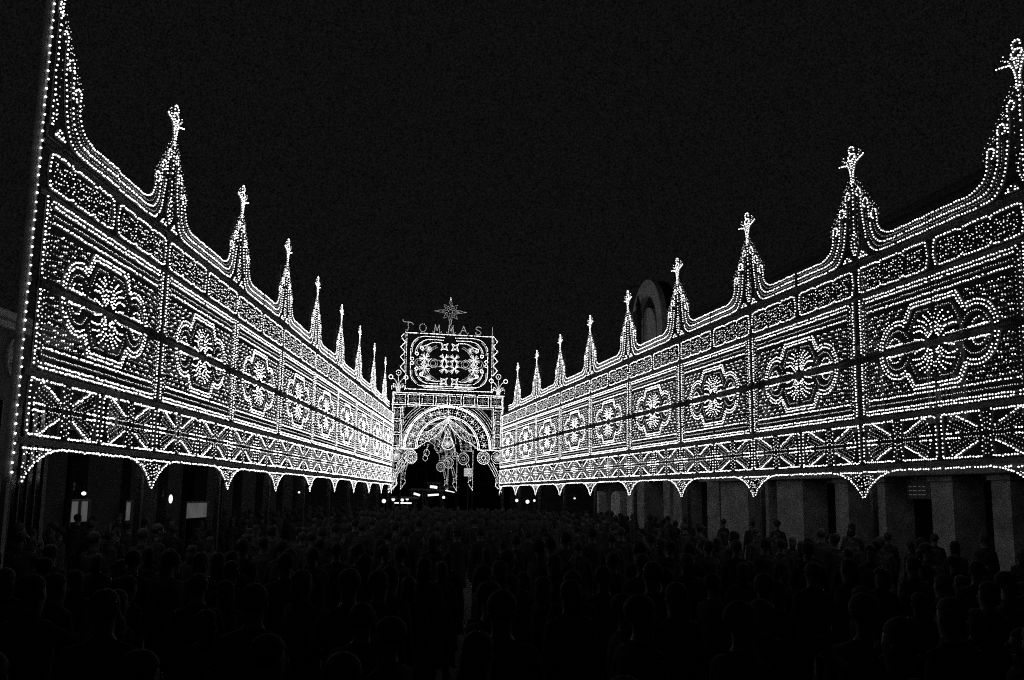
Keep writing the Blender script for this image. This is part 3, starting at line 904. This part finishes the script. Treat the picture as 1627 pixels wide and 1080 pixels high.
# corner building showing at the left frame edge, pale cornice and oval openings
cb = empty('corner_house', lpt(0), LTH)
m = MB(); m.box(2, 11.9, YL, YL+7, 0, 5.95); m.build('wall', 'stucco_grey', cb)
m = MB(); m.box(1.9, 12.0, YL-.35, YL+7, 5.95, 6.12, .02); m.box(1.8, 12.05, YL-.5, YL+7, 6.123, 6.3, .03); m.build('cornice', 'stucco_pale', cb)
for i in range(8):
    x = 3.0+1.1*i
    L = arc(x, 5.42, .3, .42, 0, 360, 20)
    m = MB(); m.strip(L, .09, YL-.07, YL-.001); wdw = m.build('oval_window', 'stucco_pale', cb)
    m = MB(); m.prism(arc(x, 5.42, .26, .38, 0, 345, 18), YL-.02, YL-.003); m.build('pane', 'glass_dark', wdw)
for i in range(4):
    m = MB(); m.box(3+2.3*i, 4.7+2.3*i, YL-.05, YL-.002, .5, 4.4, .01); wdw = m.build('shop_front', 'glass_dark', cb)
    for j in range(5):
        m = MB(); m.box(3.0+2.3*i+.4*j, 3.05+2.3*i+.4*j, YL-.09, YL-.052, .5, 4.4); m.build('mullion', 'metal_dark', wdw)
tag(cb, 'house with pale cornice and oval windows at the left edge of the picture', 'building')

# houses closing the far street
for i, (x, y, w, h, lab) in enumerate(((-13.5, 66, 8, 7, 'dark house behind the arch on the left of the far street'), (4.5, 70, 9, 7, 'dark house behind the arch on the right of the far street'),
                                       (-6, 120, 22, 8, 'dark house closing the far end of the street'))):
    o = empty('street_house', (x, y, 0), 0)
    m = MB(); m.box(-w/2, w/2, 0, 10, 0, h); m.build('wall', 'dark_stone', o)
    m = MB(); m.box(-w/2-.3, w/2+.3, -.3, 10.3, h, h+.25, .04); m.build('cornice', 'dark_stone', o)
    for j in range(int(w/2.6)):
        window_unit(o, -w/2+.8+2.5*j, -w/2+1.8+2.5*j, 3.8, 5.4, 0)
    tag(o, lab, 'building')

# ------------------------------------------------------------------ lamps and stalls in the far street
def street_lamp(x, y, z, r, label):
    o = empty('street_lamp', (x, y, 0))
    m = MB(); m.lathe([(.10, 0), (.09, .25), (.045, .32), (.035, z-.2), (.06, z-r-.02), (.05, z-r)], n=8); m.build('post', 'metal_dark', o)
    m = MB(); m.ball((0, 0, z), r, 10, 8); m.build('globe', 'lamp_glow', o, True)
    tag(o, label, 'street lamp', 'globe lamps in the far street')
for x, z, r, lab in ((-8.32, 1.96, .17, 'lowest globe lamp at the foot of the left wall, by the arch'), (-7.70, 2.09, .15, 'globe lamp second from the left wall under the arch'),
                     (-7.11, 2.05, .13, 'globe lamp in the middle of three over the long light strip'), (-6.78, 2.14, .14, 'globe lamp nearest the arch opening over the long light strip'),
                     (-4.38, 2.25, .12, 'single small globe lamp under the hanging brackets of the arch'),
                     (.45, 2.11, .13, 'globe lamp beneath the far end of the right wall, closest to the arch'), (1.16, 2.04, .16, 'largest globe lamp beneath the far end of the right wall'),
                     (1.61, 2.12, .10, 'smallest globe lamp beneath the far end of the right wall')):
    street_lamp(x, 66, z, r*.75, lab)
def stall(x0, x1, y, z, r, label, tilt=0.0):
    o = empty('market_stall', ((x0+x1)/2, y, 0))
    w = (x1-x0)/2
    for a in (-w-.2, w+.15):
        for b in (.0, 1.2):
            m = MB(); m.box(a, a+.05, b, b+.05, 0, z+.28); m.build('leg', 'metal_dark', o)
    m = MB(); m.prism([(-w-.4, z+.28), (w+.4, z+.28), (w+.3, z+.42), (-w-.3, z+.42)], -.3, 1.5); m.build('awning', 'canvas', o)
    m = MB(); m.box(-w-.2, w+.2, .2, 1.0, .0, .9, .02); m.build('counter', 'door_wood', o)
    m = MB(); m.tube([(-w, -.1, z-tilt), (0, -.1, z+abs(tilt)*.2), (w, -.1, z+tilt)], r*.7, 8); m.build('light_tube', 'tube_glow', o)
    m = MB(); m.box(-w*.8-.01, -w*.8+.01, -.11, -.09, z+r*.5, z+.28); m.box(w*.8-.01, w*.8+.01, -.11, -.09, z+r*.5, z+.28); m.build('hanger', 'metal_dark', o)
    tag(o, label, 'market stall', 'lit stalls in the far street')
stall(-7.6, -6.48, 66.0, 1.85, .05, 'stall with the longest thin light strip, at the left under the arch')
stall(-6.35*1.06, -5.95*1.06, 70, 2.42, .10, 'stall with a short slanting light, left of the two bar lights', -.06)
stall(-5.42*1.09, -4.71*1.09, 72, 2.40, .09, 'stall with a thick light bar in the middle under the arch', .03)
stall(-5.27*1.2, -4.81*1.2, 79, 3.02, .14, 'highest stall light, a double blob above the thick light bar', -.03)
stall(-4.3*1.15, -3.68*1.15, 76, 2.68, .04, 'stall with a dim curved light strip near the lit box sign', -.07)
o = empty('box_sign', (-2.79*1.1, 72.6, 0))
m = MB(); m.box(-.04, .04, .1, .18, 0, 4.5, .005); m.build('post', 'metal_dark', o)
m = MB(); m.box(-.30, .32, -.08, .095, 3.78, 4.36, .03); m.build('lit_case', 'sign_glow', o)
m = MB()
for z in (3.9, 4.05, 4.2): m.box(-.31, .33, -.09, -.083, z, z+.015)
m.build('slat', 'metal_dark', o)
tag(o, 'bright white box sign on a post seen through the arch', 'sign')
wall_lamp((4.2, 64.9, 2.3), 0, 'flat oval lamp under the right wall, well right of the globe lamps')

# ------------------------------------------------------------------ people
def person_mesh(kind):
    """one continuous body grown over a skeleton; faces the +y direction"""
    V = []; Ed = []; Rd = []
    def v(x, y, z, r, r2=None, to=None):
        V.append((x, y, z)); Rd.append((r, r2 or r)); i = len(V)-1
        if to is not None: Ed.append((to, i))
        return i
    fem = kind in ('woman', 'girl')
    w = .92 if fem else 1.0
    pel = v(0, 0, .95, .150, .115)
    bel = v(0, .01, 1.10, .145*w, .112, pel); che = v(0, .0, 1.27, .160*w, .12, bel); upp = v(0, -.01, 1.39, .12*w, .10, che)
    nk = v(0, 0, 1.475, .058, .06, upp); h0 = v(0, .02, 1.545, .062, .078, nk); h1 = v(0, .018, 1.62, .074, .094, h0); h2 = v(0, .005, 1.70, .068, .086, h1); v(0, .0, 1.745, .035, .045, h2)
    for s_ in (-1, 1):
        sh = v(s_*.165*w, -.01, 1.395, .068, .07, upp)
        if kind == 'pointing' and s_ == 1:
            el = v(s_*.27, .14, 1.30, .05, .05, sh); wr = v(s_*.22, .36, 1.46, .034, .034, el); pm = v(s_*.21, .42, 1.52, .036, .022, wr); fd = Vector((0, .6, .8))
        elif kind in ('folded',):
            el = v(s_*.25, .02, 1.13, .052, .052, sh); wr = v(s_*.10, .21, 1.10, .036, .034, el); pm = v(s_*.02, .23, 1.12, .036, .022, wr); fd = Vector((-s_, .1, .15)).normalized()
        else:
            el = v(s_*.235*w, -.02, 1.12, .052, .052, sh); wr = v(s_*.245*w, .045, .885, .035, .034, el); pm = v(s_*.245*w, .07, .80, .036, .020, wr); fd = Vector((0, .25, -1)).normalized()
        P = Vector(V[pm]); side = fd.cross(Vector((s_, 0, 0)))
        if side.length < .2: side = Vector((0, 1, 0))
        side.normalize()
        for k, (o_, ln) in enumerate(((.030, .070), (.010, .080), (-.010, .075), (-.029, .058))):
            b = P + side*o_ + fd*.035; m_ = b + fd*ln*.55 + Vector((-s_*.008, .004, 0)); t = m_ + fd*ln*.45 + Vector((-s_*.016, .008, 0))
            i0 = v(*b, .0095, None, pm); i1 = v(*m_, .0085, None, i0); v(*t, .007, None, i1)
        b = P + side*.036 - fd*.005; t = b + side*.028 + fd*.035
        i0 = v(*b, .011, None, pm); v(*t, .0085, None, i0)
        hp = v(s_*.088, 0, .86, .098*w, .10, pel); kn = v(s_*.095, .015, .49, .066, .068, hp); an = v(s_*.10, -.025, .095, .045, .05, kn); v(s_*.11, .12, .045, .042, .034, an)
    me = bpy.data.meshes.new('body_cage'); me.from_pydata(V, Ed, []); me.update()
    ob = bpy.data.objects.new('body_cage', me); C.objects.link(ob)
    sk = ob.modifiers.new('skin', 'SKIN'); sk.use_smooth_shade = True
    sd = me.skin_vertices[0].data
    for i, q in enumerate(Rd):
        sd[i].radius = q; sd[i].use_root = (i == 0)
    ss = ob.modifiers.new('sub', 'SUBSURF'); ss.levels = 1; ss.render_levels = 1
    dg = bpy.context.evaluated_depsgraph_get(); dg.update()
    out = bpy.data.meshes.new_from_object(ob.evaluated_get(dg))
    bpy.data.objects.remove(ob)
    bm = bmesh.new(); bm.from_mesh(out)
    def blob(c, r, sc):
        res = bmesh.ops.create_icosphere(bm, subdivisions=2, radius=r)
        for q in res['verts']:
            q.co = Vector((q.co.x*sc[0]+c[0], q.co.y*sc[1]+c[1], q.co.z*sc[2]+c[2]))
    blob((0, .112, 1.605), .016, (.9, 1.3, 1.5)); blob((-.077, .015, 1.615), .022, (.4, .8, 1.3)); blob((.077, .015, 1.615), .022, (.4, .8, 1.3))
    blob((0, .100, 1.567), .016, (1.5, .5, .4)); blob((-.03, .098, 1.635), .011, (1.2, .6, .8)); blob((.03, .098, 1.635), .011, (1.2, .6, .8))
    bm.to_mesh(out); bm.free()
    for n_ in ('skin', 'coat', 'trousers', 'shoe'): out.materials.append(MAT[n_])
    for p_ in out.polygons:
        c = p_.center; i = 1
        if c.z > 1.495: i = 0
        elif c.z < .10: i = 3
        elif c.z < .88 and abs(c.x) < .20*w: i = 2
        if kind == 'pointing' and c.y > .345 and c.x > .1: i = 0
        elif kind == 'folded' and c.y > .20 and abs(c.x) < .12 and 1.04 < c.z < 1.2: i = 0
        elif c.z < .87 and abs(c.x) > .20*w and c.z > .5: i = 0
        p_.material_index = i; p_.use_smooth = True
    return out

def hair_mesh(kind):
    m = MB()
    m.ball((0, -.012, 1.672), .098, 12, 9, (.90, 1.06, .93))
    if kind in ('woman', 'girl'):
        m.ball((0, -.062, 1.57), .085, 12, 8, (.98, .62, 1.6))
    if kind == 'hat':
        m.lathe([(.125, 1.69), (.127, 1.697), (.098, 1.71), (.095, 1.755), (.075, 1.775), (.02, 1.78)], (0, .0), 16)
    me = m.mesh('hair', 'hair', True)
    # keep the face free
    bm = bmesh.new(); bm.from_mesh(me)
    for q in bm.verts:
        if q.co.z < 1.665 and q.co.y > .02: q.co.y = .02 + (q.co.y-.02)*.15
    bm.to_mesh(me); bm.free()
    return me

def coat_mesh(kind):
    m = MB()
    hem = {'woman': .55, 'girl': .60, 'man': .80, 'hat': .62, 'pointing': .82, 'folded': .78}[kind]
    fl = .06 if kind in ('woman', 'girl') else .02
    prof = [(.128, 1.42), (.165, 1.36), (.172, 1.25), (.162, 1.10), (.178, .95), (.185+fl*.6, .80), (.19+fl, hem)]
    prof = [q for q in prof if q[1] >= hem]
    m.lathe(prof, (0, 0), 18)
    for i, q in enumerate(m.v):
        a = math.atan2(q[1], q[0]); k = 1 + .03*math.sin(5*a+q[2]*3)*(1.4-q[2])
        m.v[i] = (q[0]*1.06*k, q[1]*.80*k, q[2])
    return m.mesh('coat', 'coat', True)

KINDS_ = ['man', 'woman', 'hat', 'folded', 'pointing', 'girl']
PM = {k: (person_mesh(k), hair_mesh(k), coat_mesh(k)) for k in KINDS_}
spots = []
rr = random.Random(21)
def free(x, y):
    if x < -10.6 or abs(x) > .535*y + .4: return False
    sR = (np.array([x, y]) - R0) @ np.array([math.cos(RA), -math.sin(RA)])
    if sR > 2.6 or (abs(sR) < .35 and y > 14): return False
    return not (abs(x + 6.6) < .4 and y > 12)
def throw(n, y0, y1, gap, tries=9000):
    out = []
    for _ in range(tries):
        if len(out) >= n: break
        y = rr.uniform(y0, y1); x = rr.uniform(-.535*y-.4, .535*y+.4)
        if free(x, y) and all((x-a)**2 + (y-b)**2 > gap*gap for a, b in spots + out): out.append((x, y))
    return out
spots += throw(105, 4.4, 13, .66)
spots += throw(130, 13, 23, .85)
spots += throw(300-len(spots), 23, 36, 1.1)
far = throw(330, 36, 57.5, .75, 16000)
m = MB()
for x, y in far:                                    # heads and shoulders too small to tell apart
    h = rr.uniform(1.56, 1.8); w = rr.uniform(.19, .24)
    m.lathe([(.13, 0), (.15, .8), (w*.9, 1.1), (w, h-.36), (w*.7, h-.29), (.06, h-.24), (.06, h-.2)], (x, y), 8)
    m.ball((x, y, h-.11), .115, 8, 6, (.85, .95, 1.1))
tag(m.build('crowd', 'coat', None, True), 'far mass of the crowd in front of the great arch', 'crowd', kind='stuff')
for i, (x, y) in enumerate(spots):
    k = rr.choices(KINDS_, weights=(32, 26, 1, 14, 4, 10))[0]
    bm_, hm_, cm_ = PM[k]
    b = link(bpy.data.objects.new('person', bm_))
    b.location = (x, y, 0)
    b.rotation_euler = (0, 0, rr.gauss(0, .55) if rr.random() < .85 else rr.uniform(-3.1, 3.1))
    s_ = rr.uniform(.93, 1.05) * (.95 if k == 'woman' else .88 if k == 'girl' else 1.0)
    b.scale = (s_, s_, s_)
    h = link(bpy.data.objects.new('hair' if k != 'hat' else 'hat', hm_), b)
    c = link(bpy.data.objects.new('coat', cm_), b)
    tag(b, 'person in dark clothes standing in the unlit crowd filling the square', 'person', 'crowd standing in the square')
